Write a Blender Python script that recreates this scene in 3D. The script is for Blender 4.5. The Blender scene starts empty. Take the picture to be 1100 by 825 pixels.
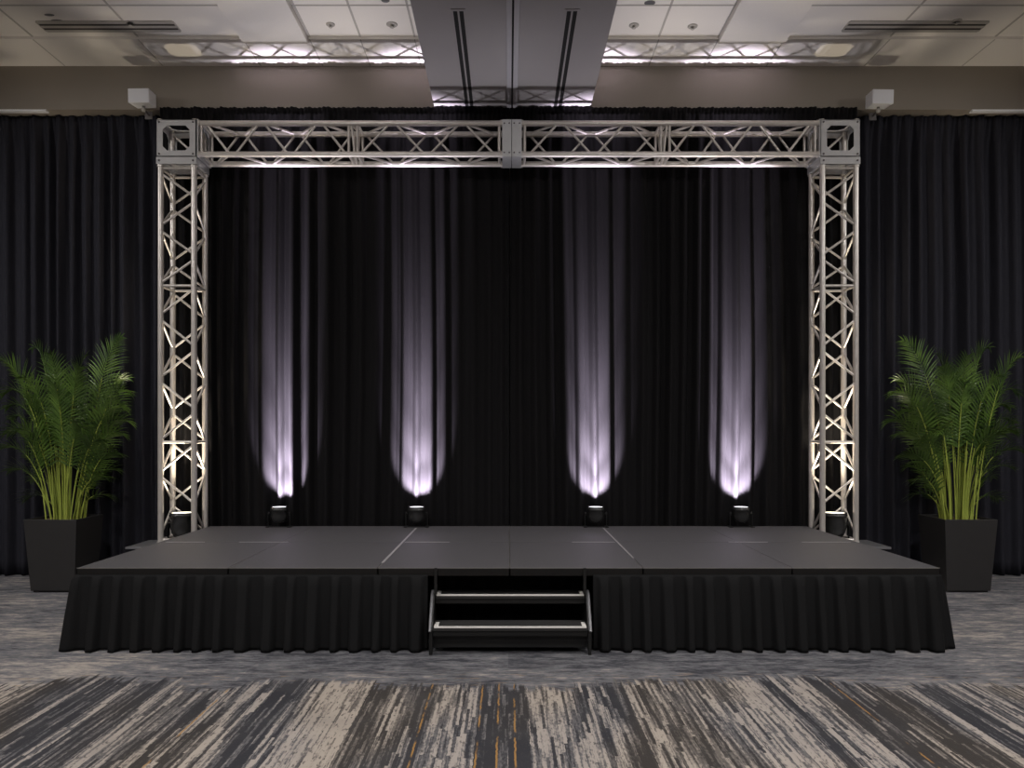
import bpy, math, random
from mathutils import Vector, Matrix, noise as mnoise
PI = math.pi
sc = bpy.context.scene
COL = sc.collection
F, CX, CY, H = 850.0, 546.0, 465.0, 1.788      # focal length in pixels, vanishing point, eye height

# ------------------------------------------------------------------ helpers
class MB:
    def __init__(s): s.v = []; s.f = []; s.sm = []
    def add(s, vs, fs, smooth=False):
        o = len(s.v); s.v += [tuple(p) for p in vs]
        for f in fs: s.f.append([o + i for i in f]); s.sm.append(smooth)
    def box(s, x0, x1, y0, y1, z0, z1, M=None):
        vs = [Vector((x, y, z)) for z in (z0, z1) for y in (y0, y1) for x in (x0, x1)]
        if M is not None: vs = [M @ p for p in vs]
        s.add(vs, [(0,2,3,1),(4,5,7,6),(0,1,5,4),(2,6,7,3),(0,4,6,2),(1,3,7,5)])
    def tube(s, pts, r, n=10, caps=True):
        pts = [Vector(p) for p in pts]; m = len(pts)
        rs = r if isinstance(r, (list, tuple)) else [r]*m
        vs = []; ref = None
        for i, p in enumerate(pts):
            t = (pts[min(i+1, m-1)] - pts[max(i-1, 0)]).normalized()
            if ref is None: ref = Vector((0,0,1)) if abs(t.z) < 0.9 else Vector((1,0,0))
            a = (ref - t*ref.dot(t)).normalized(); b = t.cross(a); ref = a
            for k in range(n):
                q = 2*PI*k/n
                vs.append(p + (a*math.cos(q) + b*math.sin(q))*rs[i])
        fs = []
        for i in range(m-1):
            for k in range(n):
                k2 = (k+1) % n
                fs.append((i*n+k, i*n+k2, (i+1)*n+k2, (i+1)*n+k))
        s.add(vs, fs, True)
        if caps:
            s.add(vs[:n], [tuple(reversed(range(n)))]); s.add(vs[-n:], [tuple(range(n))])
    def lathe(s, prof, n=24, M=None, smooth=True):
        vs = []
        for r, z in prof:
            for k in range(n):
                q = 2*PI*k/n; p = Vector((r*math.cos(q), r*math.sin(q), z))
                vs.append(M @ p if M is not None else p)
        fs = []
        for i in range(len(prof)-1):
            for k in range(n):
                k2 = (k+1) % n
                fs.append((i*n+k, i*n+k2, (i+1)*n+k2, (i+1)*n+k))
        s.add(vs, fs, smooth)
        s.add(vs[:n], [tuple(reversed(range(n)))]); s.add(vs[-n:], [tuple(range(n))])
    def plate(s, pts, t, M=None):
        """outline in local XY extruded by t along Z"""
        n = len(pts)
        vs = [Vector((x, y, 0)) for x, y in pts] + [Vector((x, y, t)) for x, y in pts]
        if M is not None: vs = [M @ p for p in vs]
        fs = [tuple(reversed(range(n))), tuple(range(n, 2*n))]
        fs += [(i, (i+1) % n, n+(i+1) % n, n+i) for i in range(n)]
        s.add(vs, fs)
    def ring(s, w, h, bw, bh, t, M):
        """flat rectangular plate w x h with a chamfered window, thickness t, in local XY"""
        x, y = w/2, h/2; a, b = x-bw, y-bh; c = min(bw, bh)*0.7
        o = [(-x,-y),(0,-y),(x,-y),(x,0),(x,y),(0,y),(-x,y),(-x,0)]
        o = [(-x+c,-y),(x-c,-y),(x,-y+c),(x,y-c),(x-c,y),(-x+c,y),(-x,y-c),(-x,-y+c)]
        o = [(-x,-y),(x,-y),(x,-y),(x,y),(x,y),(-x,y),(-x,y),(-x,-y)]
        i = [(-a+c,-b),(a-c,-b),(a,-b+c),(a,b-c),(a-c,b),(-a+c,b),(-a,b-c),(-a,-b+c)]
        vs = [M @ Vector((p[0], p[1], z)) for z in (0, t) for p in o+i]
        fs = []
        for k in range(8):
            k2 = (k+1) % 8
            fs.append((k, 8+k, 8+k2, k2)); fs.append((16+k, 16+k2, 24+k2, 24+k))
            fs.append((8+k, 24+k, 24+k2, 8+k2)); fs.append((k, k2, 16+k2, 16+k))
        s.add(vs, fs)
    def build(s, name, mat, parent=None, bevel=0, loc=None):
        me = bpy.data.meshes.new(name); me.from_pydata(s.v, [], s.f); me.materials.append(mat)
        me.polygons.foreach_set('use_smooth', s.sm); me.validate(); me.update()
        o = bpy.data.objects.new(name, me); COL.objects.link(o)
        if parent is not None: o.parent = parent
        if loc: o.location = loc
        if bevel:
            b = o.modifiers.new('bevel', 'BEVEL'); b.width = bevel; b.segments = 2; b.limit_method = 'ANGLE'
        return o

def tag(o, label=None, cat=None, group=None, kind=None):
    for k, v in (('label', label), ('category', cat), ('group', group), ('kind', kind)):
        if v: o[k] = v
    return o
def empty(name, loc=(0,0,0), rz=0):
    o = bpy.data.objects.new(name, None); COL.objects.link(o); o.location = loc; o.rotation_euler = (0,0,rz)
    o.empty_display_size = 0.1
    return o
def copy_tree(o, parent=None):
    c = o.copy(); COL.objects.link(c); c.parent = parent
    for ch in list(o.children): copy_tree(ch, c)
    return c
def wp(px, py, d):                                 # point seen at (px, py) at distance d
    return Vector(((px-CX)/F*d, d, H-(py-CY)/F*d))

# ------------------------------------------------------------------ materials
def new_mat(name):
    m = bpy.data.materials.new(name); m.use_nodes = True
    nt = m.node_tree; b = nt.nodes['Principled BSDF']
    return m, nt, b
def N(nt, t, **kw):
    n = nt.nodes.new(t)
    for k, v in kw.items(): setattr(n, k, v)
    return n
def simple(name, col, rough=0.5, metal=0.0, var=0.12, scale=20, bump=0.0, stretch=(1,1,1), sheen=0, spec=None):
    m, nt, b = new_mat(name)
    tc = N(nt, 'ShaderNodeTexCoord'); mp = N(nt, 'ShaderNodeMapping'); mp.inputs['Scale'].default_value = stretch
    nz = N(nt, 'ShaderNodeTexNoise'); nz.inputs['Scale'].default_value = scale; nz.inputs['Detail'].default_value = 4
    mx = N(nt, 'ShaderNodeMix', data_type='RGBA')
    mx.inputs['A'].default_value = (*[c*(1-var) for c in col], 1); mx.inputs['B'].default_value = (*[min(1, c*(1+var)) for c in col], 1)
    L = nt.links.new
    L(tc.outputs['Object'], mp.inputs['Vector']); L(mp.outputs['Vector'], nz.inputs['Vector'])
    L(nz.outputs['Fac'], mx.inputs['Factor']); L(mx.outputs['Result'], b.inputs['Base Color'])
    b.inputs['Roughness'].default_value = rough; b.inputs['Metallic'].default_value = metal
    if spec is not None: b.inputs['Specular IOR Level'].default_value = spec
    if sheen:
        b.inputs['Sheen Weight'].default_value = sheen; b.inputs['Sheen Roughness'].default_value = 0.4
    if bump:
        bp = N(nt, 'ShaderNodeBump'); bp.inputs['Strength'].default_value = bump; bp.inputs['Distance'].default_value = 0.01
        L(nz.outputs['Fac'], bp.inputs['Height']); L(bp.outputs['Normal'], b.inputs['Normal'])
    return m
def emit(name, col, s):
    m, nt, b = new_mat(name)
    b.inputs['Base Color'].default_value = (0.5,0.5,0.5,1)
    b.inputs['Emission Color'].default_value = (*col,1); b.inputs['Emission Strength'].default_value = s
    return m

M_ceil = simple('ceiling_tile', (0.86,0.83,0.79), 0.9, var=0.03, scale=60)
M_tbar = simple('ceiling_grid', (0.5,0.48,0.45), 0.7, var=0.04)
M_bulk = simple('taupe_paint', (0.30,0.265,0.225), 0.85, var=0.03, scale=3)
M_soff = simple('soffit_paint', (0.34,0.325,0.325), 0.6, var=0.03, scale=3)
M_wall = simple('wall_paint', (0.35,0.31,0.27), 0.85, var=0.04, scale=3)
M_dark = simple('slot_black', (0.006,0.006,0.006), 0.8)
M_grill = simple('diffuser_metal', (0.45,0.43,0.40), 0.5)
M_slot2 = simple('slot_brown', (0.05,0.045,0.04), 0.8)
M_track = simple('track_metal', (0.52,0.51,0.54), 0.4, 0.2, var=0.05)
M_white = simple('white_plastic', (0.90,0.91,0.94), 0.45, var=0.03)
M_alu = simple('aluminium', (0.68,0.64,0.60), 0.38, 0.55, var=0.10, scale=18, bump=0.05)
M_alu_plate = simple('aluminium_plate', (0.64,0.64,0.65), 0.36, 0.5, var=0.10, scale=14)
M_bolt = simple('bolt_steel', (0.18,0.17,0.17), 0.4, 0.8)
M_deck = simple('deck_coating', (0.098,0.094,0.100), 0.5, var=0.16, scale=140, bump=0.25, spec=0.4)
M_edge = simple('deck_edge_trim', (0.014,0.0135,0.0135), 0.35, 0.4)
M_edge_glint = simple('deck_edge_glint', (0.26,0.25,0.24), 0.4, 0.6)  # pale colour imitates the highlight along the deck edge
M_seam = simple('deck_seam_trim_glint', (0.55,0.53,0.54), 0.4, 0.35)  # shared by the metal strips and the painted cross seam glints
M_skirt = simple('skirt_cloth', (0.0098,0.0098,0.0103), 0.85, var=0.25, scale=90, spec=0.15)
M_frame = simple('black_steel', (0.012,0.012,0.012), 0.45, 0.2)
M_rail = simple('grey_steel_edge', (0.20,0.20,0.21), 0.4, 0.5)
M_nose = simple('nosing_strip', (0.85,0.82,0.78), 0.5, 0.0, var=0.08)
M_tread = simple('tread_coating', (0.028,0.027,0.027), 0.6, var=0.2, scale=150, bump=0.2)
M_can = simple('black_can', (0.060,0.060,0.060), 0.27, 0.6)
M_lens = emit('lit_lens', (0.92,0.88,1.0), 2.5)
M_lensw = emit('lit_warm_lens', (1.0,0.90,0.72), 3.0)
M_pot = simple('pot_finish', (0.024,0.023,0.0235), 0.5, var=0.15, scale=8)
M_soil = simple('bark_mulch', (0.16,0.11,0.06), 0.95, var=0.6, scale=60, bump=0.8)
M_stalk = simple('palm_stalk', (0.30,0.36,0.06), 0.5, var=0.35, scale=9)
def cloth(name, col, sheen=0.25):
    m, nt, b = new_mat(name); L = nt.links.new
    tc = N(nt, 'ShaderNodeTexCoord')
    mp = N(nt, 'ShaderNodeMapping'); mp.inputs['Scale'].default_value = (60,60,9)
    nz = N(nt, 'ShaderNodeTexNoise'); nz.inputs['Scale'].default_value = 1; nz.inputs['Detail'].default_value = 5
    mx = N(nt, 'ShaderNodeMix', data_type='RGBA')
    mx.inputs['A'].default_value = (*[c*0.72 for c in col],1); mx.inputs['B'].default_value = (*[c*1.3 for c in col],1)
    L(tc.outputs['Object'], mp.inputs['Vector']); L(mp.outputs['Vector'], nz.inputs['Vector'])
    L(nz.outputs['Fac'], mx.inputs['Factor']); L(mx.outputs['Result'], b.inputs['Base Color'])
    b.inputs['Roughness'].default_value = 0.85; b.inputs['Specular IOR Level'].default_value = 0.15
    b.inputs['Sheen Weight'].default_value = sheen; b.inputs['Sheen Roughness'].default_value = 0.35
    b.inputs['Sheen Tint'].default_value = (*[min(1, c*12) for c in col],1)
    return m
M_drape = cloth('black_velour', (0.0066,0.0061,0.0068), 0.03)
M_side = cloth('navy_black_velour', (0.026,0.026,0.034), 0.05)
def leafmat():
    m, nt, b = new_mat('palm_leaf'); L = nt.links.new
    tc = N(nt, 'ShaderNodeTexCoord')
    nz = N(nt, 'ShaderNodeTexNoise'); nz.inputs['Scale'].default_value = 5; nz.inputs['Detail'].default_value = 2
    cr = N(nt, 'ShaderNodeValToRGB'); e = cr.color_ramp.elements
    e[0].position = 0.3; e[0].color = (0.026,0.060,0.010,1); e[1].position = 0.7; e[1].color = (0.105,0.185,0.030,1)
    L(tc.outputs['Object'], nz.inputs['Vector']); L(nz.outputs['Fac'], cr.inputs['Fac']); L(cr.outputs['Color'], b.inputs['Base Color'])
    b.inputs['Roughness'].default_value = 0.30
    b.inputs['Subsurface Weight'].default_value = 0.0
    return m
M_leaf = leafmat()

def carpet():
    m, nt, b = new_mat('striped_carpet'); L = nt.links.new
    geo = N(nt, 'ShaderNodeNewGeometry'); sp = N(nt, 'ShaderNodeSeparateXYZ'); L(geo.outputs['Position'], sp.inputs[0])
    X, Y = sp.outputs['X'], sp.outputs['Y']
    def val(x): return x
    def mth(op, a, c=None, d=None, clamp=False):
        n = N(nt, 'ShaderNodeMath', operation=op); n.use_clamp = clamp
        for i, q in enumerate((a, c, d)):
            if q is None: continue
            if isinstance(q, (int, float)): n.inputs[i].default_value = q
            else: L(q, n.inputs[i])
        return n.outputs[0]
    def vec(x, y, z=0.0):
        n = N(nt, 'ShaderNodeCombineXYZ')
        for i, q in enumerate((x, y, z)):
            if isinstance(q, (int, float)): n.inputs[i].default_value = q
            else: L(q, n.inputs[i])
        return n.outputs[0]
    def nse(v, scale=1.0, det=2.0, rough=0.5):
        n = N(nt, 'ShaderNodeTexNoise'); n.inputs['Scale'].default_value = scale; n.inputs['Detail'].default_value = det
        n.inputs['Roughness'].default_value = rough; L(v, n.inputs['Vector']); return n.outputs['Fac']
    def wn(v):
        n = N(nt, 'ShaderNodeTexWhiteNoise', noise_dimensions='2D'); L(v, n.inputs['Vector']); return n.outputs['Value']
    def sstep(x, a, c): 
        n = N(nt, 'ShaderNodeMapRange', interpolation_type='SMOOTHSTEP'); L(x, n.inputs['Value'])
        n.inputs['From Min'].default_value = a; n.inputs['From Max'].default_value = c; return n.outputs[0]
    def mix(f, a, c):
        n = N(nt, 'ShaderNodeMix', data_type='RGBA')
        for nm, q in (('Factor', f), ('A', a), ('B', c)):
            if isinstance(q, tuple): n.inputs[nm].default_value = (*q, 1)
            elif isinstance(q, (int, float)): n.inputs[nm].default_value = q
            else: L(q, n.inputs[nm])
        return n.outputs['Result']
    # --- tone of the lengthwise bands of the planks in front of the stage
    tones = [(0,.75),(15,.10),(58,.72),(84,.5),(127,.30),(148,.65),(163,.3),(178,.66),(216,.14),(255,.6),(285,.98),
             (349,.08),(374,.48),(423,.18),(446,.7),(504,.06),(568,.64),(624,.56),(682,.03),(708,.52),(749,.33),(797,.55),
             (853,.85),(907,.2),(927,.66),(978,.10),(1036,.55),(1046,.13)]
    xw = mth('WRAP', X, 2.75, -2.71)
    fx = mth('DIVIDE', mth('ADD', xw, 2.71), 5.46)
    cr = N(nt, 'ShaderNodeValToRGB'); cr.color_ramp.interpolation = 'CONSTANT'
    el = cr.color_ramp.elements
    el[0].position = 0; el[0].color = (.75,.75,.75,1); el[1].position = tones[1][0]/1100; el[1].color = (.1,.1,.1,1)
    for p, t in tones[2:]:
        q = el.new(p/1100); q.color = (t,t,t,1)
    wob = mth('MULTIPLY', mth('SUBTRACT', nse(vec(mth('MULTIPLY', X, 8.0), mth('MULTIPLY', Y, 22.0)), 1, 1), 0.5), 0.012)
    L(mth('ADD', fx, mth('MULTIPLY', wob, 0.3)), cr.inputs['Fac'])
    tone = cr.outputs['Color']
    xs = mth('ADD', X, wob)
    sid = mth('FLOOR', mth('DIVIDE', xs, 0.019))
    r1 = wn(vec(sid, 3.7))
    # segments along each stripe
    seg = mth('FLOOR', mth('ADD', mth('DIVIDE', Y, 0.42), mth('MULTIPLY', r1, 19.0)))
    r2 = wn(vec(sid, seg))
    st = nse(vec(mth('MULTIPLY', xs, 46.0), mth('MULTIPLY', Y, 1.8)), 1, 3, 0.6)
    fl = nse(vec(mth('MULTIPLY', X, 60.0), mth('MULTIPLY', Y, 26.0)), 1, 2, 0.6)   # little dark breaks in the yarn
    s = mth('ADD', mth('MULTIPLY', r2, 0.46), mth('MULTIPLY', mth('SUBTRACT', st, 0.5), 1.0))
    s = mth('ADD', s, 0.28)
    s = mth('ADD', s, mth('MULTIPLY', mth('SUBTRACT', tone, 0.5), 0.50))
    s = mth('ADD', s, mth('MULTIPLY', mth('SUBTRACT', fl, 0.5), 0.4))
    lite = sstep(s, 0.26, 0.80)
    hue = sstep(nse(vec(mth('MULTIPLY', X, 1.3), mth('MULTIPLY', Y, 0.5)), 1, 1), 0.42, 0.6)
    dark = mix(hue, (0.040,0.040,0.046), (0.052,0.046,0.042))
    mid = mix(hue, (0.135,0.13,0.135), (0.16,0.14,0.125))
    lightc = mix(hue, (0.40,0.355,0.32), (0.42,0.365,0.31))
    c1 = mix(sstep(lite, 0.0, 0.5), dark, mid)
    front = mix(sstep(lite, 0.5, 1.0), c1, lightc)
    brk = nse(vec(mth('MULTIPLY', X, 48.0), mth('MULTIPLY', Y, 15.0), 7.0), 1, 2, 0.6)
    front = mix(mth('MULTIPLY', sstep(brk, 0.58, 0.66), 0.7), front, (0.055,0.052,0.052))
    # golden threads
    g = None
    for gx in (-1.95, -0.537, -0.18, -0.065, 0.04, 2.3):
        d = mth('ABSOLUTE', mth('SUBTRACT', xs, gx))
        q = mth('LESS_THAN', d, 0.0055)
        g = q if g is None else mth('MAXIMUM', g, q)
    g = mth('MULTIPLY', g, sstep(nse(vec(mth('MULTIPLY', X, 9.0), mth('MULTIPLY', Y, 5.0)), 1, 2), 0.40, 0.56))
    front = mix(mth('MULTIPLY', g, 0.85), front, (0.40,0.22,0.07))
    # --- far zone: blue-grey planks with crosswise streaks
    pl = wn(vec(mth('FLOOR', mth('DIVIDE', X, 0.98)), mth('FLOOR', mth('DIVIDE', Y, 0.5))))
    h1 = nse(vec(mth('MULTIPLY', X, 3.2), mth('MULTIPLY', Y, 12.0)), 1, 7, 0.75)
    lf = nse(vec(mth('MULTIPLY', X, 0.55), mth('MULTIPLY', Y, 1.6)), 1, 2)
    h2 = nse(vec(mth('MULTIPLY', X, 14.0), mth('MULTIPLY', Y, 60.0)), 1, 3, 0.6)
    sd = sstep(mth('ABSOLUTE', mth('ADD', X, mth('MULTIPLY', mth('SUBTRACT', nse(vec(X, Y), 0.9, 2), 0.5), 1.4))), 2.1, 3.5)
    nearb = sstep(Y, 6.08, 5.72)                 # beige flecks gather where the stripes begin
    b1 = mth('ADD', mth('ADD', mth('MULTIPLY', h1, 1.5), -0.25), mth('MULTIPLY', mth('SUBTRACT', h2, 0.5), 0.6))
    b1 = mth('ADD', b1, mth('MULTIPLY', mth('SUBTRACT', sd, 0.4), 0.16)); b1 = mth('ADD', b1, mth('MULTIPLY', mth('SUBTRACT', lf, 0.5), 0.6)); b1 = mth('ADD', b1, mth('MULTIPLY', nearb, 0.06))
    b1 = mth('ADD', b1, mth('MULTIPLY', mth('SUBTRACT', pl, 0.5), 0.10))
    back0 = mix(sstep(b1, 0.28, 0.58), (0.052,0.053,0.062), (0.17,0.168,0.180))
    back = mix(sstep(b1, 0.56, 0.86), back0, (0.44,0.39,0.345))
    gold = mth('MULTIPLY', sstep(nse(vec(mth('MULTIPLY', X, 5.0), mth('MULTIPLY', Y, 40.0)), 1, 3), 0.60, 0.70), nearb)
    back = mix(mth('MULTIPLY', gold, 0.6), back, (0.46,0.31,0.17))
    # --- where the zones meet: ragged plank ends
    pk = wn(vec(mth('FLOOR', mth('DIVIDE', X, 0.47)), 1.0))
    edge = mth('ADD', 5.50, mth('MULTIPLY', pk, 0.30))
    edge = mth('ADD', edge, mth('MULTIPLY', mth('SUBTRACT', r1, 0.5), 0.16))
    edge = mth('ADD', edge, mth('MULTIPLY', mth('SUBTRACT', nse(vec(X, 0.0), 0.8, 1), 0.5), 0.5))
    z = sstep(mth('SUBTRACT', Y, edge), -0.04, 0.05)
    allc = mix(z, front, back)
    # worn, cloudy pile
    cl = nse(vec(X, Y), 2.3, 4)
    allc = mix(mth('MULTIPLY', sstep(cl, 0.45, 0.75), 0.25), allc, (0.10,0.098,0.10))
    L(allc, b.inputs['Base Color'])
    b.inputs['Roughness'].default_value = 0.92; b.inputs['Specular IOR Level'].default_value = 0.15
    bp = N(nt, 'ShaderNodeBump'); bp.inputs['Strength'].default_value = 0.5; bp.inputs['Distance'].default_value = 0.006
    L(nse(vec(mth('MULTIPLY', X, 130.0), mth('MULTIPLY', Y, 90.0)), 1, 3), bp.inputs['Height']); L(bp.outputs['Normal'], b.inputs['Normal'])
    return m
M_carpet = carpet()

# ------------------------------------------------------------------ room shell
XR, Y0, Y1 = 9.0, -8.0, 10.2
ZS, ZB, ZC = 5.75, 6.284, 6.314       # soffit underside, ceiling strip, tile ceiling
YB = 9.70                              # face of the bulkhead
def struct(mb, name, mat, **k): return tag(mb.build(name, mat, **k), kind='structure')
m = MB(); m.box(-XR, XR, Y0, Y1, -0.1, 0); struct(m, 'floor', M_carpet)
m = MB(); m.box(-XR-.1, -XR, Y0, Y1, 0, 6.5); struct(m, 'wall_left', M_wall)
m = MB(); m.box(XR, XR+.1, Y0, Y1, 0, 6.5); struct(m, 'wall_right', M_wall)
m = MB(); m.box(-XR, XR, Y1, Y1+.1, 0, 6.5); struct(m, 'wall_back', M_wall)
m = MB(); m.box(-XR, XR, Y0-.1, Y0, 0, 6.5); struct(m, 'wall_front', M_wall)
m = MB(); m.box(-XR, XR, YB, Y1, ZS, 6.5); struct(m, 'wall_bulkhead', M_bulk)
# tile ceiling with grid bars
m = MB(); m.box(-XR, XR, Y0, Y1, ZC, 6.5); ceil = struct(m, 'ceiling', M_ceil)
g = MB()
xs = [-1.07, -1.69, -2.27]
x = -3.03
while x > -XR: xs.append(x); x -= 1.2
xs += [1.13, 1.72, 2.40]; x = 3.16
while x < XR: xs.append(x); x += 1.2
for x in xs: g.box(x-.011, x+.011, Y0+.05, 9.03, ZC-.006, ZC+.01)
y = 9.03-0.66
while y > Y0+.3:
    for a, b_ in ((-XR+.02, -.9), (1.0, XR-.02)): g.box(a, b_, y-.010, y+.010, ZC-.006, ZC+.01)
    y -= 0.66
tag(g.build('trim_grid', M_tbar), kind='structure')
# lower plain strip next to the bulkhead, with its joints
m = MB(); s = MB()
for a, b_ in ((-XR, -.9), (1.0, XR)):
    m.box(a, b_, 9.03, YB, ZB, ZC+.01)
for x in xs: s.box(x-.006, x+.006, 9.04, YB-.01, ZB-.003, ZB+.01)
st = struct(m, 'ceiling_strip', M_ceil); tag(s.build('trim_joint', M_tbar), kind='structure')
for i, (a, b_) in enumerate(((-3.03, -2.29), (2.40, 3.16))):
    m = MB(); m.box(a, b_, 4.0, 9.05, ZB-.045, ZC+.01); struct(m, 'ceiling_panel' if i == 0 else 'ceiling_panel.001', M_ceil, bevel=.004)
# dropped central soffit
m = MB(); m.box(-.9, 1.0, Y0+.02, YB+.02, ZS, ZC+.02); struct(m, 'ceiling_soffit', M_soff)

# partition track down the middle of the soffit
t = empty('partition_track', (0.045, 0, ZS)); tag(t, 'grey metal partition track running along the middle of the dropped soffit', 'track')
for sx in (-1, 1):
    m = MB(); m.box(sx*.036-.026, sx*.036+.026, Y0+.1, YB, -.020, .0); m.build('rail', M_track, t, bevel=.003)
m = MB(); m.box(-.0105, .0105, Y0+.1, YB, -.004, 0); m.build('channel', M_dark, t)
# slot diffusers in the soffit
for i, (xa, lab) in enumerate(((-.47, 'long black twin slot air diffuser in the soffit left of the partition track'),
                               (.60, 'long black twin slot air diffuser in the soffit right of the partition track'))):
    t = empty('slot_diffuser', (xa, 0, ZS)); tag(t, lab, 'air diffuser', 'slot diffusers in the soffit')
    ya, yb = 7.42, YB+.0
    m = MB()
    for x in (-.058, 0, .058): m.box(x-.009, x+.009, ya, yb, -.008, 0)
    m.box(-.067, .067, ya-.03, ya, -.008, 0); m.build('frame', M_soff, t)
    for x in (-.029, .029):
        m = MB(); m.box(x-.020, x+.020, ya, yb, -.003, 0); m.build('slot', M_dark, t)
# linear diffusers in the ceiling
for i, (x0, x1, lab) in enumerate(((-5.19, -3.69, 'pale linear air diffuser with two slots in the ceiling above the left speaker'),
                                   (3.76, 5.28, 'pale linear air diffuser with two slots in the ceiling above the right speaker'))):
    t = empty('linear_diffuser', ((x0+x1)/2, 8.80, ZC)); tag(t, lab, 'air diffuser', 'linear diffusers in the ceiling')
    w = (x1-x0)/2
    m = MB()
    for y in (-.09, 0, .09): m.box(-w, w, y-.027, y+.027, -.012, 0)
    for x in (-w, 0, w): m.box(x-.012, x+.012, -.10, .10, -.0125, 0)
    m.build('frame', M_grill, t)
    for y in (-.045, .045):
        m = MB(); m.box(-w, w, y-.018, y+.018, -.013, 0); m.build('slot', M_slot2, t)
# round sprinkler heads
def sprinkler(px, py, lab, s=1.0):
    d = F*(ZC-H)/(CY-py); x = (px-CX)/F*d
    t = empty('ceiling_sprinkler', (x, d, ZC)); tag(t, lab, 'sprinkler', 'sprinkler heads in the ceiling')
    m = MB(); m.lathe([(.055*s,-.012),(.062*s,-.006),(.062*s,0)], 20); m.build('escutcheon', M_grill, t)
    m = MB(); m.lathe([(.022*s,-.038),(.026*s,-.034),(.012*s,-.030),(.012*s,-.012)], 14); m.build('nozzle', M_grill, t)
sprinkler(355, 26, 'round sprinkler head in the bright ceiling tile next to the left lowered panel', .8)
sprinkler(421, 26, 'round sprinkler head in the bright ceiling tile left of the soffit')
sprinkler(681, 27, 'round sprinkler head in the bright ceiling tile right of the soffit', .9)
sprinkler(744, 28, 'round sprinkler head in the bright ceiling tile next to the right lowered panel', .9)
sprinkler(1028, 22, 'round sprinkler head in the ceiling above the right linear diffuser', .8)
sprinkler(140, 24, 'round sprinkler head in the ceiling above the left linear diffuser', .7)
# dark stains on tiles
for px, py, w, h, lab in ((53,16,.11,.05,'upper dark scuff mark on the left ceiling tile above the diffuser'),
                          (61,22,.13,.05,'larger lower dark scuff mark on the left ceiling tile above the diffuser'),
                          (414,0.5,.09,.08,'dark square patch on the ceiling tile left of the soffit'),
                          (698,3,.12,.10,'dark square patch on the ceiling tile right of the soffit')):
    d = F*(ZC-H)/(CY-py); m = MB(); m.lathe([(.5,-.002),(.5,.0)], 9, Matrix.Diagonal((w, h, 1, 1)))
    o = m.build('ceiling_mark', M_rail, loc=((px-CX)/F*d, d, ZC)); tag(o, lab, 'mark', 'marks on the ceiling')

# white curtain rails at the two ends of the bulkhead
for x0, x1, lab in ((-7.2, -5.66, 'white curtain rail under the left end of the bulkhead'), (5.68, 7.2, 'white curtain rail under the right end of the bulkhead')):
    m = MB(); m.box(x0, x1, 9.69, 9.76, ZS-.022, ZS); m.box(x0, x1, 9.686, 9.70, ZS-.024, ZS)
    tag(m.build('curtain_rail', M_white, bevel=.004), lab, 'rail', 'curtain rails')

# ------------------------------------------------------------------ curtains
def drape(name, x0, x1, yc, z0, z1, mat, seed, amp=.05, sp=.2, top=.3, step=.010):
    n = int((x1-x0)/step); rows = [0, .03, .10, .2, .3, .4, .5, .6, .7, .78, .85, .90, .94, .97, .985, 1.0]
    m = MB(); vs = []
    def prof(x, zz):
        t = 1-zz
        dx = .035*math.sin(2.1*zz+seed)*mnoise.noise(Vector((x*.9, seed, zz*1.2)))*2
        q = x + dx
        ph = q/sp*2*PI + 5.5*mnoise.noise(Vector((q*.55, seed*1.7, .3*zz))) + 1.6*mnoise.noise(Vector((q*2.3, seed+9, .15*zz)))
        a = amp*(.55 + .55*abs(mnoise.noise(Vector((q*1.3, 4.4, seed))))*2)*(.80+.35*t)
        sn = math.sin(ph); y = a*((abs(sn)**.75)*(1 if sn > 0 else -1) + .28*math.sin(2*ph+1.1))
        y += .5*a*math.sin(ph*.43+2.0*mnoise.noise(Vector((q*.8, seed*5, 0))))
        y += .35*amp*mnoise.noise(Vector((q*5.5, seed*3, zz*.7)))
        y += .10*amp*mnoise.noise(Vector((q*17, seed*3, zz*1.5)))
        if zz > .93:
            k = (zz-.93)/.07
            y = y*(1-.55*k) + k*.012*math.sin(q*2*PI/.055) - .05*k  # head leans forward to keep uplight rays off the ceiling strip
        return y
    for r in rows:
        for i in range(n+1):
            x = x0+(x1-x0)*i/n
            vs.append((x, yc+prof(x, r), z0+(z1-z0)*r))
    fs = []
    for j in range(len(rows)-1):
        for i in range(n):
            a = j*(n+1)+i; fs.append((a, a+1, a+n+2, a+n+1))
    m.add(vs, fs, True)
    o = m.build(name, mat)
    md = o.modifiers.new('thickness', 'SOLIDIFY'); md.thickness = .004; md.offset = 1
    return o
drapes = [
 ('drape', -4.22, .012, 9.635, .01, 5.73, M_drape, 3.1, 'black velour backdrop curtain behind the left half of the stage'),
 ('drape', .022, 4.22, 9.635, .01, 5.73, M_drape, 8.6, 'black velour backdrop curtain behind the right half of the stage'),
 ('drape', -8.2, -4.26, 9.93, .01, 5.74, M_side, 12.3, 'blue-black curtain hanging behind the left potted palm'),
 ('drape', 4.26, 8.2, 9.93, .01, 5.74, M_side, 17.9, 'blue-black curtain hanging behind the right potted palm')]
for nm, x0, x1, yc, z0, z1, mt, sd, lab in drapes:
    tag(drape(nm, x0, x1, yc, z0, z1, mt, sd, amp=.037 if mt is M_drape else .070, sp=.18 if mt is M_drape else .18), lab, 'curtain', 'floor length curtains')

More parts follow.
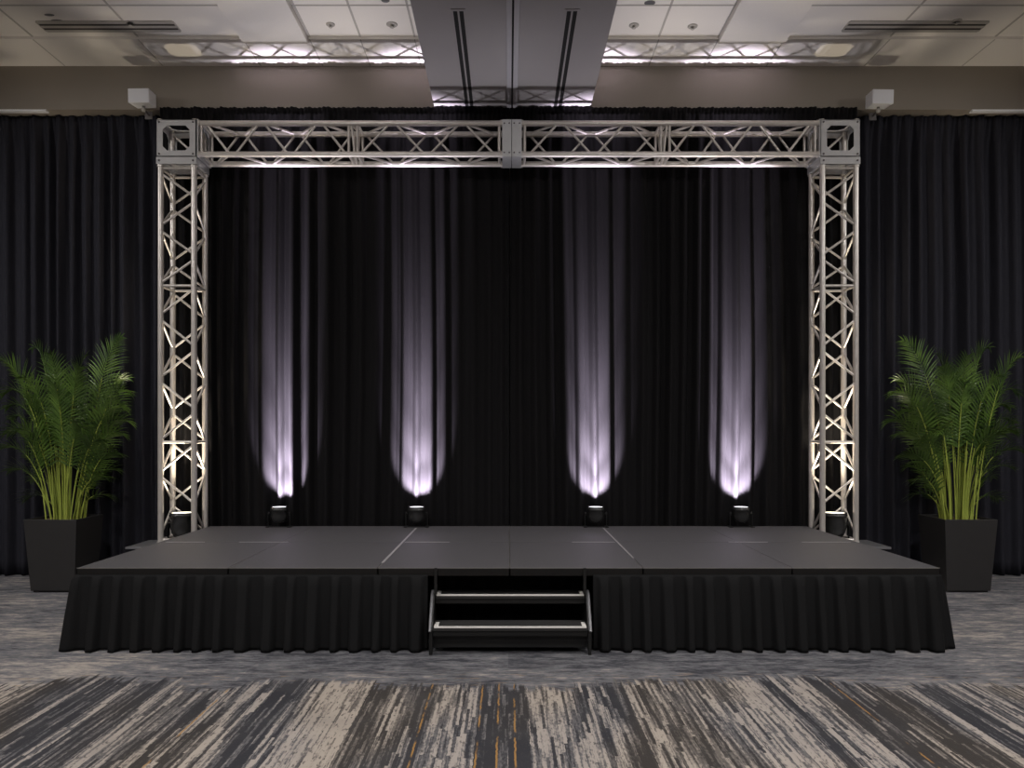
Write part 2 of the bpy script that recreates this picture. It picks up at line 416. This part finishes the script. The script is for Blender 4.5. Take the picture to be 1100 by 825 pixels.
# ------------------------------------------------------------------ aluminium goal post truss
TF, TB = 9.13, 9.46                   # front and rear chord planes
XO, XI = 4.01, 3.625                  # outer and inner chord of the columns
ZT, ZL = 5.357, 5.0                 # upper and lower chord of the beam
RC, RW = .033, .0145
PL = .50                              # top of the black bases
truss = empty('truss_arch', (0, 9.295, PL))
tag(truss, 'silver aluminium box truss arch framing the stage in front of the curtains', 'truss')
TI = Matrix.Translation((0, -9.295, -PL))
def section(name, mapf, ua, ub, w0, w1, pitch, bars, flip, part_mat=M_alu):
    """ua/ub: the two chord positions across; w runs along; mapf(u, v, w) -> world"""
    P = lambda u, v, w: TI @ mapf(u, v, w)
    part = empty(name); part.parent = truss
    for w in [w0+.035, w1-.035]+bars:
        fr = MB()
        for v in (TF, TB): fr.tube([P(ua, v, w), P(ub, v, w)], RW*1.15, 8)
        for u in (ua, ub): fr.tube([P(u, TF, w), P(u, TB, w)], RW*1.15, 8)
        fr.build('rung', M_alu, part)
    for u in (ua, ub):
        for v in (TF, TB):
            c = MB(); c.tube([P(u, v, w0), P(u, v, w1)], RC, 16); 
            for w in (w0, w1): 
                s_ = .02 if w == w0 else -.02
                c.tube([P(u, v, w), P(u, v, w+s_)], RC*1.22, 16)
            c.build('chord', M_alu, part)
    marks = [w0+.06]+sorted(bars)+[w1-.06]
    def web(pa, pb, ph, lo=0):
        m = MB()
        for a, b_ in zip(marks, marks[1:]):
            k = max(1, round((b_-a)/pitch)); h = (b_-a)/k
            for i in range(k):
                s0 = a+i*h+.03; s1 = a+(i+1)*h-.03
                if s0 < lo: continue
                p, q = (pa, pb) if (i+ph) % 2 == 0 else (pb, pa)
                m.tube([p(s0), q(s1)], RW, 8)
        return m
    web(lambda w: P(ua, TF, w), lambda w: P(ub, TF, w), flip, PL+.2 if name == 'column' else 0).build('web', M_alu, part)
    web(lambda w: P(ua, TB, w), lambda w: P(ub, TB, w), flip+1).build('web', M_alu, part)
    web(lambda w: P(ua, TF, w), lambda w: P(ua, TB, w), flip).build('web', M_alu, part)
    web(lambda w: P(ub, TF, w), lambda w: P(ub, TB, w), flip+1).build('web', M_alu, part)
    return part
zpx = lambda py, d=TF: H-(py-CY)/F*d
for s, fl in ((-1, 0), (1, 0)):
    section('column', lambda u, v, w, s=s: Vector((s*u, v, w)), XO, XI, PL+.02, 4.875, .345, [zpx(475), zpx(307)], fl)
XM = .135                             # the beam halves meet at the middle
for s in (-1, 1):
    x0, x1 = (3.60, -.07+.0) if s < 0 else (3.60, .16)
    section('beam', lambda u, v, w, s=s: Vector((s*w, v, u)), ZL, ZT, (.07 if s < 0 else .155), 3.575, .36, [1.74 if s < 0 else 1.76, 1.84 if s < 0 else 1.86], 0)
# corner blocks of plates with windows
for s in (-1, 1):
    xa, xb = 3.588, 4.048; za, zb = 4.965, 5.392; ya, yb = TF-.036, TB+.036
    cx, cy, cz = s*(xa+xb)/2, (ya+yb)/2, (za+zb)/2
    m = MB(); w, h, dp = xb-xa, zb-za, yb-ya
    RX = Matrix.Rotation(PI/2, 4, 'X'); RY = Matrix.Rotation(PI/2, 4, 'Y')
    T = lambda x, y, z: TI @ Matrix.Translation((x, y, z))
    m.ring(w, h, .075, .07, .008, T(cx, ya+.008, cz) @ RX); m.ring(w, h, .075, .07, .008, T(cx, yb, cz) @ RX)
    m.ring(dp, h, .07, .07, .008, T(cx-w/2, cy, cz) @ RX.inverted().to_4x4() @ Matrix.Rotation(PI/2, 4, 'Y'))
    m.ring(dp, h, .07, .07, .008, T(cx+w/2-.008, cy, cz) @ RX.inverted().to_4x4() @ Matrix.Rotation(PI/2, 4, 'Y'))
    m.ring(w, dp, .07, .07, .008, T(cx, cy, zb-.008)); m.ring(w, dp, .07, .07, .008, T(cx, cy, za))
    blk = m.build('corner_block', M_alu_plate, truss)
    for ux in (xa+.03, xb-.03):
        for v in (TF, TB):
            c = MB(); c.tube([TI @ Vector((s*ux, v, za-.02)), TI @ Vector((s*ux, v, zb+.012))], .03, 14); c.build('chord', M_alu, blk)
    c = MB(); c.tube([TI @ Vector((s*(xa+.05), TB, za+.05)), TI @ Vector((s*(xb-.05), TB, zb-.05))], RW, 8); c.build('brace', M_alu, blk)
    m = MB()                          # collar plate band under the block
    m.box(s*xa, s*xb, ya, yb, 4.88, 4.96, TI) if s > 0 else m.box(-xb, -xa, ya, yb, 4.88, 4.96, TI)
    m2 = MB(); m2.ring(w, dp, .035, .035, .08, T(cx, cy, 4.88)); m2.build('collar', M_alu_plate, blk)
    for ux in (xa+.035, xb-.035):
        for z in (za+.03, zb-.03, 4.92):
            c = MB(); c.lathe([(.011, 0), (.011, .010), (.006, .014)], 8, TI @ Matrix.Translation((s*ux, ya-.0, z)) @ Matrix.Rotation(PI/2, 4, 'X')); c.build('bolt', M_bolt, blk)
# end plates where beam meets corner block
for s in (-1, 1):
    m = MB(); m.ring(.40, ZT-ZL+.08, .06, .06, .012, TI @ Matrix.Translation((s*3.577, (TF+TB)/2, (ZT+ZL)/2)) @ Matrix.Rotation(PI/2, 4, 'X').inverted() @ Matrix.Rotation(PI/2, 4, 'Y'))
    m.build('end_plate', M_alu_plate, truss)
# the pair of gusset plates in the middle
for xa, xb in ((-.07, .037), (.043, .155)):
    m = MB(); m.box(xa, xb, TF-.036, TF-.022, ZL-.035, ZT+.035, TI); m.box(xa, xb, TB+.022, TB+.036, ZL-.035, ZT+.035, TI)
    m.box(xa, xb, TF-.022, TB+.022, ZL-.035, ZL-.023, TI); m.box(xa, xb, TF-.022, TB+.022, ZT+.023, ZT+.035, TI)
    p = m.build('gusset_plate', M_alu_plate, truss, bevel=.002)
    for x in (xa+.025, xb-.025):
        for z in (ZL+.01, ZT-.01):
            c = MB(); c.lathe([(.009, 0), (.009, .008), (.005, .011)], 8, TI @ Matrix.Translation((x, TF-.036, z)) @ Matrix.Rotation(PI/2, 4, 'X')); c.build('bolt', M_bolt, p)
# black bases under the columns
for s, side in ((-1, 'left'), (1, 'right')):
    t = empty('black_plinth', (s*3.86, 9.28, 0)); tag(t, f'low black plinth with steel plate under the {side} truss column', 'plinth', 'plinths of the truss')
    m = MB(); m.box(-.262, .262, -.36, .24, 0, PL-.025); m.build('box', M_frame, t, bevel=.01)
    m = MB(); m.box(*((-.264, .46) if s > 0 else (-.46, .264)), -.36, .24, PL-.025, PL); m.build('plate', M_rail, t, bevel=.004)

# ------------------------------------------------------------------ stage
DZ, DF, DB, DW = .67, 6.55, 9.47, 3.576
cols = [-3.576, -2.32, -1.08, .012, 1.115, 2.35, 3.576]
cols_name = ['left end', 'second from left', 'just left of the centre seam', 'just right of the centre seam', 'second from right', 'right end']
rows = [(DF, 8.085, 'front'), (8.085, DB, 'back')]
for (ya, yb, rn) in rows:
    for i in range(6):
        xa, xb = cols[i], cols[i+1]
        t = empty('stage_deck', ((xa+xb)/2, (ya+yb)/2, 0))
        tag(t, f'black stage deck panel in the {rn} row, {cols_name[i]}', 'stage deck', 'stage deck panels')
        w, d = (xb-xa)/2-.001, (yb-ya)/2-.001
        m = MB(); m.box(-w+.005, w-.005, -d+.005, d-.005, DZ-.03, DZ); m.build('deck_board', M_deck, t)
        m = MB()
        E4 = ((-w, w, -d, -d+.005), (-w, w, d-.005, d), (-w, -w+.005, -d, d), (w-.005, w, -d, d))
        for a in E4: m.box(*a, DZ-.065, DZ-.006)
        ef = m.build('edge_frame', M_edge, t)
        m = MB()
        for a in E4[:1] if rn == 'front' else E4[1:2]: m.box(*a, DZ-.006, DZ+.001)
        for a in E4[1:] if rn == 'front' else E4[:1]+E4[2:]: m.box(*a, DZ-.006, DZ-.003)
        m.build('edge_glint_lip', M_edge_glint, ef)  # pale lip paints in the uplights' reflection on the deck edge
        for sx in (-1, 1):
            for sy in (-1, 1):
                lx, ly = sx*(w-.10), sy*(d-.12)
                if rn == 'front' and sy < 0 and i in (2, 3) and abs((xa+xb)/2+lx) < .8: ly = -d+.62
                m = MB(); m.tube([(lx, ly, 0), (lx, ly, DZ-.03)], .022, 10); m.build('leg', M_frame, t)
# pale strips along the two long seams; painted uplight glints on the cross seam
def strip(x0, y0, x1, y1, w, lab):
    c = MB(); v = Vector((x1-x0, y1-y0, 0)); n = Vector((-v.y, v.x, 0)).normalized()*w/2
    a, b_ = Vector((x0, y0, DZ+.001)), Vector((x1, y1, DZ+.001)); up = Vector((0,0,.003))
    c.add([a-n, b_-n, b_+n, a+n, a-n+up, b_-n+up, b_+n+up, a+n+up], [(3,2,1,0),(4,5,6,7),(0,1,5,4),(1,2,6,5),(2,3,7,6),(3,0,4,7)])
    tag(c.build('seam_strip_glint', M_seam), lab, 'joining strip', 'metal strips between stage decks')
strip(cols[2], DF+.25, cols[2], DB-.2, .022, 'pale metal strip along the deck seam left of the steps')
strip(cols[4], DF+.5, cols[4], DB-.2, .016, 'pale metal strip along the deck seam right of the steps')
for xa, xb, lab in ((-2.75, -2.25, 'thin uplight glint painted on the cross seam in front of the far left uplight'),
                    (-1.06, -.60, 'thin uplight glint painted on the cross seam just right of the left long seam'),
                    (.65, 1.09, 'thin uplight glint painted on the cross seam just left of the right long seam'),
                    (2.25, 2.65, 'thin uplight glint painted on the cross seam in front of the far right uplight'),
                    (-3.5, -3.1, 'thin uplight glint painted on the cross seam at the left edge of the stage'),
                    (3.0, 3.5, 'thin uplight glint painted on the cross seam at the right edge of the stage')):
    strip(xa, 8.085, xb, 8.085, .010, lab)

# pleated skirts
def skirt(path, seed, lab, sp=.185):
    """path: list of points (x, y); outward is to the right-hand side of travel"""
    rnd = random.Random(seed)
    pts = []; L_ = 0
    for (a, b_) in zip(path, path[1:]):
        a, b_ = Vector((*a, 0)), Vector((*b_, 0)); v = b_-a; n = max(2, int(v.length/.008)); nr = Vector((v.y, -v.x, 0)).normalized()
        for i in range(n): pts.append((a+v*i/n, nr, L_+v.length*i/n))
        L_ += v.length
    pts.append((b_, nr, L_))
    # smooth normals round corners
    k = 14; sm = []
    for i in range(len(pts)):
        q = Vector()
        for j in range(max(0, i-k), min(len(pts), i+k+1)): q += pts[j][1]
        sm.append(q.normalized())
    edges = [0]
    while edges[-1] < L_: edges.append(edges[-1]+sp*rnd.uniform(.75, 1.25))
    zs = [DZ-.055, DZ-.075, DZ-.10, DZ-.16, .40, .28, .17, .09, .035, .006]
    m = MB(); vs = []
    for z in zs:
        t = 1-(z-.006)/(DZ-.061)
        for i, (p, nr, l) in enumerate(pts):
            e = 0
            while e < len(edges)-2 and edges[e+1] < l: e += 1
            u = (l-edges[e])/(edges[e+1]-edges[e])
            shift = .25*mnoise.noise(Vector((e*3.3, seed, 0)))
            wd = .40+.12*mnoise.noise(Vector((e*1.7, seed, 5)))
            # a pleat: flat raised band with a soft roll, then a hollow
            r = .5+.5*math.cos(2*PI*(u-.5+shift*t*.5))
            r = max(0, min(1, .5+(.78+.25*(1-t))*math.cos(2*PI*(u-.5+shift*t*.5))-.30+.5*wd)); r = r*r*(3-2*r)
            r2 = max(0, min(1, (math.cos(2*PI*(u-.35))+.2)*2))
            h = .004+(.028*min(1, t*12)+.050*t)*r
            h += .008*t*mnoise.noise(Vector((l*7, z*3, seed)))
            flare = .05*t
            if t < .03: h = .004
            q = p+sm[i]*(h+flare)
            zz = z if z > .01 else .006+.010*(1-r)*.6
            vs.append((q.x, q.y, zz))
    n = len(pts); fs = []
    for j in range(len(zs)-1):
        for i in range(n-1):
            a = j*n+i; fs.append((a, a+n, a+n+1, a+1))
    m.add(vs, fs, True)
    o = m.build('stage_skirt', M_skirt)
    md = o.modifiers.new('thickness', 'SOLIDIFY'); md.thickness = .003
    tag(o, lab, 'stage skirt', 'pleated stage skirts')
skirt([(-DW-.003, 8.85), (-DW-.003, DF-.003), (-.665, DF-.003)], 5, 'black pleated stage skirt left of the steps')
skirt([(.70, DF-.003), (DW+.003, DF-.003), (DW+.003, 8.85)], 9, 'black pleated stage skirt right of the steps')
m = MB(); vs = []
for z in (.005, DZ-.07):
    for i in range(161): vs.append((-.9+1.8*i/160+.016, 6.99+.012*math.sin(i*.55), z))
m.add(vs, [(i, i+1, i+162, i+161) for i in range(160)], True)
tag(m.build('closing_drape', M_skirt), 'plain black cloth closing the gap under the stage behind the steps', 'cloth')

# ------------------------------------------------------------------ steps
SX = .016
st = empty('stage_steps', (SX, 6.6, 0)); tag(st, 'black two tread portable steps with pale nosings at the stage front', 'steps')
Y = lambda d: d-6.6
MYZ = Matrix(((0,0,1,0),(1,0,0,0),(0,1,0,0),(0,0,0,1)))      # local XY -> YZ, Z -> X
for s in (-1, 1):
    m = MB(); x = s*.640-(.014)
    pts = [(Y(6.36),0),(Y(6.40),0),(Y(6.44),.11),(Y(6.86),.11),(Y(6.89),0),(Y(6.93),0),(Y(6.93),.46),(Y(6.56),.46),(Y(6.36),.20)]
    m.plate(pts, .028, Matrix.Translation((x, 0, 0)) @ MYZ); sp_ = m.build('side_panel', M_frame, st, bevel=.003)
    e = MB()
    xx = s*.646
    e.tube([(xx, Y(6.352), .19), (xx, Y(6.548), .452), (xx, Y(6.60), .47)], .013, 8); e.build('edge_rail', M_rail, sp_)
    m = MB(); m.box(s*.615-.012, s*.615+.012, Y(6.522), Y(6.543), .455, DZ+.004); m.build('post', M_frame, st, bevel=.002)
for z, ya, yb in ((.227, 6.36, 6.60), (.44, 6.585, 6.81)):
    m = MB(); m.box(-.622, .622, Y(ya), Y(yb), z-.032, z); tr = m.build('tread', M_tread, st, bevel=.002)
    n = MB(); n.box(-.612, .612, Y(ya)-.004, Y(ya)+.018, z-.008, z+.003)
    for s in (-1, 1): n.box(s*.597-.016, s*.597+.016, Y(ya)+.018, Y(ya)+.16, z, z+.003)
    n.build('nosing', M_nose, tr)
    f = MB(); f.box(-.622, .622, Y(ya)+.012, Y(ya)+.035, z-.075, z-.033); f.build('riser_rail', M_frame, tr)
m = MB(); m.box(-.624, .624, Y(6.43), Y(6.445), .045, .195); m.build('kick_panel', M_frame, st)
m = MB(); m.tube([(-.63, Y(6.80), .14), (.63, Y(6.80), .14)], .014, 8); m.build('crossbar', M_frame, st)

# ------------------------------------------------------------------ uplights
def make_par(R=.105, hgt=.20, warm=False):
    t = empty('uplight'); tl = 0
    zc = hgt*.62+.035
    TM = Matrix.Translation((0, 0, zc)) @ Matrix.Rotation(-tl, 4, 'X')
    a, b_ = -hgt*.55, hgt*.42
    m = MB(); m.lathe([(R*.30,a),(R*.58,a+.010),(R*.80,a+hgt*.20),(R*.93,a+hgt*.42),(R*.95,b_-.045),(R*1.0,b_-.043),(R*1.0,b_-.022),(R*.96,b_-.020),(R*.97,b_),(R*.86,b_),(R*.84,b_-.015)], 32, TM); m.build('can', M_can, t)
    m = MB(); m.lathe([(R*.84,b_-.014),(R*.84,b_-.006),(R*.3,b_-.003)], 32, TM); m.build('lens', M_lensw if warm else M_lens, t)
    for s in (-1, 1):
        k = MB(); k.lathe([(.012,0),(.018,.005),(.018,.018),(.012,.022)], 12, Matrix.Translation((s*(R*1.0+.006), 0, zc)) @ Matrix.Rotation(s*PI/2, 4, 'Y')); k.build('knob', M_frame, t)
    y = MB(); w = R+.022
    y.box(-w-.004, -w+.002, -.016, .016, .006, zc+.02); y.box(w-.002, w+.004, -.016, .016, .006, zc+.02)
    y.box(-w-.004, w+.004, -.016, .016, .0, .008); y.build('yoke', M_frame, t)
    y = MB()
    for s in (-1, 1): y.box(s*w-.020, s*w+.020, -.055, .055, 0, .010)
    y.build('foot', M_frame, t)
    return t
par_px = [300, 447.5, 640, 796]
pn = ['far left stage uplight, black can on the deck lighting the curtain', 'second stage uplight from the left, black can at the long left deck seam',
      'third stage uplight from the left, black can at the long right deck seam', 'far right stage uplight, black can on the deck lighting the curtain']
PD = 9.385
p0 = make_par()
pars = []
for i, px in enumerate(par_px):
    o = p0 if i == 0 else copy_tree(p0)
    o.location = ((px-CX)/F*PD, PD, DZ+.001)
    tag(o, pn[i], 'uplight', 'uplights on the stage'); pars.append(o)
w0 = make_par(.146, .31, True)
wp_ = []
for i, (x, lab) in enumerate(((-3.8175, 'large black uplight inside the foot of the left truss column'), (3.8175, 'large black uplight inside the foot of the right truss column'))):
    o = w0 if i == 0 else copy_tree(w0)
    o.location = (x, 9.27, PL); tag(o, lab, 'uplight', 'uplights in the truss columns'); wp_.append(o)

# ------------------------------------------------------------------ speakers
def speaker(px, py, s, lab):
    d = 9.42; c = wp(px, py, d)
    t = empty('wall_speaker', c); tag(t, lab, 'speaker', 'white speakers on the bulkhead')
    R_ = Matrix.Rotation(math.radians(s*2), 4, 'Z') @ Matrix.Rotation(math.radians(3), 4, 'X')
    m = MB()
    # tapered cabinet: wide front, narrower back
    fx, fz, bx, bz, dp = .128, .085, .118, .080, .21
    m.add([R_ @ Vector(p) for p in ((-fx,0,-fz),(fx,0,-fz),(fx,0,fz),(-fx,0,fz),(-bx,dp,-bz),(bx,dp,-bz),(bx,dp,bz),(-bx,dp,bz))],
          [(0,1,2,3),(5,4,7,6),(4,0,3,7),(1,5,6,2),(3,2,6,7),(4,5,1,0)])
    m.build('cabinet', M_white, t, bevel=.008)
    g_ = MB(); g_.box(-.120, .120, -.004, 0, -.077, .077, R_); g_.build('grille', simple('speaker_grille', (.86,.87,.92), .6, var=.06, scale=300), t, bevel=.003)
    b_ = MB()
    b_.tube([R_ @ Vector((0,.12,-.075)), R_ @ Vector((0,.12,-.12))], .016, 10)
    b_.tube([R_ @ Vector((0,.12,-.115)), Vector((0, YB-d, -.125))], .013, 10)
    b_.build('bracket', M_bolt, t)
    b_ = MB(); b_.box(-.045, .045, YB-d-.008, YB-d, -.175, -.085); b_.build('wall_plate', M_bolt, t)
    b_ = MB(); b_.lathe([(.004,-.028),(.020,-.022),(.026,0),(.020,.02),(.006,.026)], 14, Matrix.Translation(R_ @ Vector((0,.12,-.125)))); b_.build('ball_joint', M_grill, t)
speaker(148.5, 102.5, -1, 'small white speaker on the bulkhead above the left truss corner')
speaker(949, 103.5, 1, 'small white speaker on the bulkhead above the right truss corner')

# ------------------------------------------------------------------ potted palms
def frond_mesh(P, twist, rng, start=.42, lmax=.34):
    """P: 4 Bezier control points"""
    def bz(t):
        u = 1-t
        return P[0]*u**3 + P[1]*3*u*u*t + P[2]*3*u*t*t + P[3]*t**3
    S = 44; pts = [bz(i/S) for i in range(S+1)]
    Ls = [0]
    for a, b_ in zip(pts, pts[1:]): Ls.append(Ls[-1]+(b_-a).length)
    T = Ls[-1]
    def at(l):
        for i in range(S):
            if Ls[i+1] >= l or i == S-1:
                k = (l-Ls[i])/max(1e-6, Ls[i+1]-Ls[i]); return pts[i].lerp(pts[i+1], k), (pts[i+1]-pts[i]).normalized()
    stalk = MB(); cut = int(S*.62)
    stalk.tube(pts[:cut+1], [.0090-.0050*i/cut for i in range(cut+1)], 7)
    m = MB(); m.tube(pts[cut:], [.0045-.0033*i/(S-cut) for i in range(S-cut+1)], 5)
    l = T*start; n = 0
    while l < T*.995:
        u = (l-T*start)/(T*(1-start))
        p, t = at(l)
        hz = Vector((P[3].x-P[0].x, P[3].y-P[0].y, 0))
        ref = Vector((0,0,1)) if abs(t.z) < .97 else hz.normalized()*-1
        sd = t.cross(ref).normalized(); up = sd.cross(t).normalized()
        ln = lmax*(.42+.58*math.sin(PI*min(1, .12+u*.80)))*(1-.45*max(0, u-.7)/.3)*rng.uniform(.9, 1.08)
        for s in (-1, 1):
            a = twist
            sv = sd*math.cos(a)+up*math.sin(a); uv = up*math.cos(a)-sd*math.sin(a)
            fw = .62+.75*u*u
            d0 = (t*fw + sv*s*(.95-.35*u) + uv*.22 + Vector((rng.uniform(-.07,.07), rng.uniform(-.07,.07), rng.uniform(-.05,.05)))).normalized()
            w = .0125*rng.uniform(.85, 1.1)*(1-.35*u)
            side = d0.cross(uv).normalized()
            prev = None; q = p.copy(); dr = d0.copy(); K = 5
            prof = [.45, 1.0, .95, .66, .32, .0]
            vs = []
            for k in range(K+1):
                ww = w*prof[k]
                vs += [q-side*ww, q+uv*ww*-.35, q+side*ww]
                dr = (dr+Vector((0,0,-.055-.035*k))).normalized(); q = q+dr*ln/K
            fs = []
            for k in range(K):
                fs += [(3*k, 3*k+1, 3*k+4, 3*k+3), (3*k+1, 3*k+2, 3*k+5, 3*k+4)]
            m.add(vs, fs, True)
        l += .034+.005*rng.random(); n += 1
    return stalk, m
def palm(side, cxpx, lab):
    s = side                                        # -1 left plant, 1 its mirror image on the right
    rng = random.Random(11 if s < 0 else 23)
    d = 9.10; base = Vector(((cxpx-CX)/F*d, d, 0))
    t = empty('potted_palm', base); tag(t, lab, 'plant', 'potted palms')
    h = .822; a, b_ = .295, .245
    off = s*-1*0.0
    m = MB(); wl = .02
    o4 = lambda q, z: [(-q,-q,z),(q,-q,z),(q,q,z),(-q,q,z)]
    m.add(o4(b_,.02)+o4(a,h)+o4(a-wl,h)+o4(a-wl-.01,h-.06), [(3,2,1,0)]+[(i,(i+1)%4,4+(i+1)%4,4+i) for i in range(4)]+[(4+i,4+(i+1)%4,8+(i+1)%4,8+i) for i in range(4)]+[(8+i,8+(i+1)%4,12+(i+1)%4,12+i) for i in range(4)])
    m.build('pot', M_pot, t, bevel=.004)
    m = MB(); m.box(-b_+.02, b_-.02, -b_+.02, b_-.02, 0, .021); m.build('pot_foot', M_frame, t)
    m = MB(); g_ = 14; q = a-wl-.004
    vs = [(-q+2*q*i/g_, -q+2*q*j/g_, h-.035+.022*mnoise.noise(Vector((i*.9, j*.9, s*3)))) for j in range(g_+1) for i in range(g_+1)]
    m.add(vs, [(j*(g_+1)+i, j*(g_+1)+i+1, (j+1)*(g_+1)+i+1, (j+1)*(g_+1)+i) for j in range(g_) for i in range(g_)], True); m.build('soil', M_soil, t)
    # fronds: tip offset in pixels from the plant's foot, depth offset, arch, twist
    spec = [(-60,169,-.15,.10,.9),(-38,181,.10,.28,1.1),(55,193,.0,.02,1.2),(75,131,-.15,.30,.7),(66,99,.1,.26,.6),(65,64,-.2,.22,.6),
            (51,39,-.15,.20,.5),(41,19,.1,.18,.4),(-57,133,-.1,.30,.7),(-62,104,.1,.24,.7),(-54,72,-.2,.20,.6),(-53,52,-.1,.18,.5),
            (-43,19,.05,.18,.4),(-2,174,-.25,.12,.5),(16,178,.15,.10,1.0),(-14,160,.25,.14,.6),(28,158,-.30,.18,.5),(-26,146,-.30,.20,.5),
            (6,140,-.40,.22,.3),(44,120,.30,.22,.6),(-42,116,.35,.22,.5),(34,92,-.35,.20,.5),(-30,88,-.38,.20,.5),
            (48,80,-.25,.18,.6),(-48,86,-.25,.20,.6),(20,150,-.15,.12,.9),(-18,150,-.05,.14,.9),(56,150,.2,.18,.8),(-54,148,.2,.20,.8),
            (60,84,.05,.22,.8),(-60,88,.0,.22,.8),(44,50,.2,.18,.6),(-46,38,.2,.18,.6),(62,112,-.05,.24,.8),(-60,118,.05,.24,.8)]
    for dx, dz, dy, arch, tw in spec:
        k = d/F; jx = rng.uniform(-3, 3); jz = rng.uniform(-3, 3)
        tip = Vector((-s*(dx*1.07+jx)*k, dy, h+(dz+jz)*k))
        b0 = Vector((-s*dx*.0022+rng.uniform(-.05,.05), rng.uniform(-.10,.10), h-.04))
        zz = tip.z-h
        P1 = Vector((b0.x+(tip.x-b0.x)*.14, b0.y+(tip.y-b0.y)*.10, h+zz*.45+arch*.4))
        P2 = Vector((b0.x+(tip.x-b0.x)*(.50 if zz > .6 else .55), b0.y+(tip.y-b0.y)*.45, tip.z+arch*(1.1 if zz > .8 else .8)-.12*(zz > 1.5)))
        stalk, leaf = frond_mesh([b0, P1, P2, tip], -s*tw*(1 if dx > 0 else -1)*rng.uniform(.8, 1.1), rng,
                                 start=.50 if zz > .9 else .46, lmax=.29 if zz > .9 else .25)
        fr = leaf.build('frond', M_leaf, t); stalk.build('stalk', M_stalk, fr)
    # bare canes in the middle
    for i in range(13):
        x = rng.uniform(-.13, .13); y = rng.uniform(-.12, .12); hh = rng.uniform(.6, 1.1)
        m = MB(); pts = [(x+x*.9*q*q*hh, y+y*.7*q*q, h-.05+hh*q) for q in [0,.25,.5,.75,1]]
        m.tube(pts, [.014,.013,.011,.009,.005], 8); m.build('cane', M_stalk, t)
    return t
palm(-1, 69.5, 'potted palm with arching fronds in a square black pot left of the stage')
palm(1, 1027.5, 'potted palm with arching fronds in a square black pot right of the stage')

# ------------------------------------------------------------------ lights
def spot(name, loc, direction, energy, col, angle, blend, radius=.05):
    l = bpy.data.lights.new(name, 'SPOT'); l.energy = energy; l.color = col; l.spot_size = math.radians(angle); l.spot_blend = blend
    l.shadow_soft_size = radius
    o = bpy.data.objects.new(name, l); COL.objects.link(o); o.location = loc
    o.rotation_euler = Vector(direction).to_track_quat('-Z', 'Y').to_euler(); return o
COOL = (.91,.80,1.0)
for i, o in enumerate(pars):
    p = Vector(o.location)+Vector((0, .012, .25))
    def aim(t): return (0, math.sin(math.radians(t)), math.cos(math.radians(t)))
    spot('uplight_core', p, aim(6), 4000, COOL, 18, 1.0, .03)
    spot('uplight_beam', p, aim(15), 2100, COOL, 34, 1.0, .03)
    spot('uplight_flood', p, aim(36), 900, COOL, 70, .7, .03)
    spot('uplight_spill', p, aim(-9), 230, (.97,.93,1.0), 46, 1.0, .09)
for o in wp_:
    p = Vector(o.location)+Vector((0, 0, .38))
    spot('column_beam', p, (0, 0, 1), 300, (1.0,.86,.66), 70, 1.0, .06)
for y in (-5, -1.5, 2.0, 5.2):
    for x in (-6, -2.4, 2.4, 6):
        spot('room_downlight', (x, y, 6.25), (0, .12, -1), 330, (1.0,.97,.95), 130, .8, .12)
for sx in (-1, 1):
    a, b_ = Vector((sx*2.5, 2.4, 6.2)), Vector((sx*2.4, 9.3, 2.6))
    spot('added_front_fill', a, b_-a, 330, (1.0,.97,.95), 80, 1.0, .25)  # added fill from the front for upright surfaces, no fixture there
    a, b_ = Vector((sx*8.4, 5.6, 5.9)), Vector((sx*4.6, 9.9, 2.8))
    spot('added_side_fill', a, b_-a, 360, (1.0,.97,.95), 70, 1.0, .2)  # added oblique fill to bring out the curtain folds, no fixture there

w = bpy.data.worlds.new('world'); sc.world = w; w.use_nodes = True
w.node_tree.nodes['Background'].inputs['Color'].default_value = (.5,.5,.55,1); w.node_tree.nodes['Background'].inputs['Strength'].default_value = .05

# ------------------------------------------------------------------ camera
cam = bpy.data.cameras.new('camera'); co = bpy.data.objects.new('camera', cam); COL.objects.link(co)
co.location = (0, 0, H); co.rotation_euler = (PI/2, 0, 0)
cam.sensor_width = 36; cam.lens = 36*F/1100
cam.shift_x = (550-CX)/1100; cam.shift_y = (CY-412.5)/1100
cam.clip_start = .05; cam.clip_end = 100
sc.camera = co
sc.view_settings.view_transform = 'Standard'; sc.view_settings.look = 'None'
sc.view_settings.gamma = 1; sc.view_settings.use_curve_mapping = False; sc.view_settings.exposure = 0
sc.cycles.max_bounces = 6
sc.cycles.sample_clamp_indirect = 6
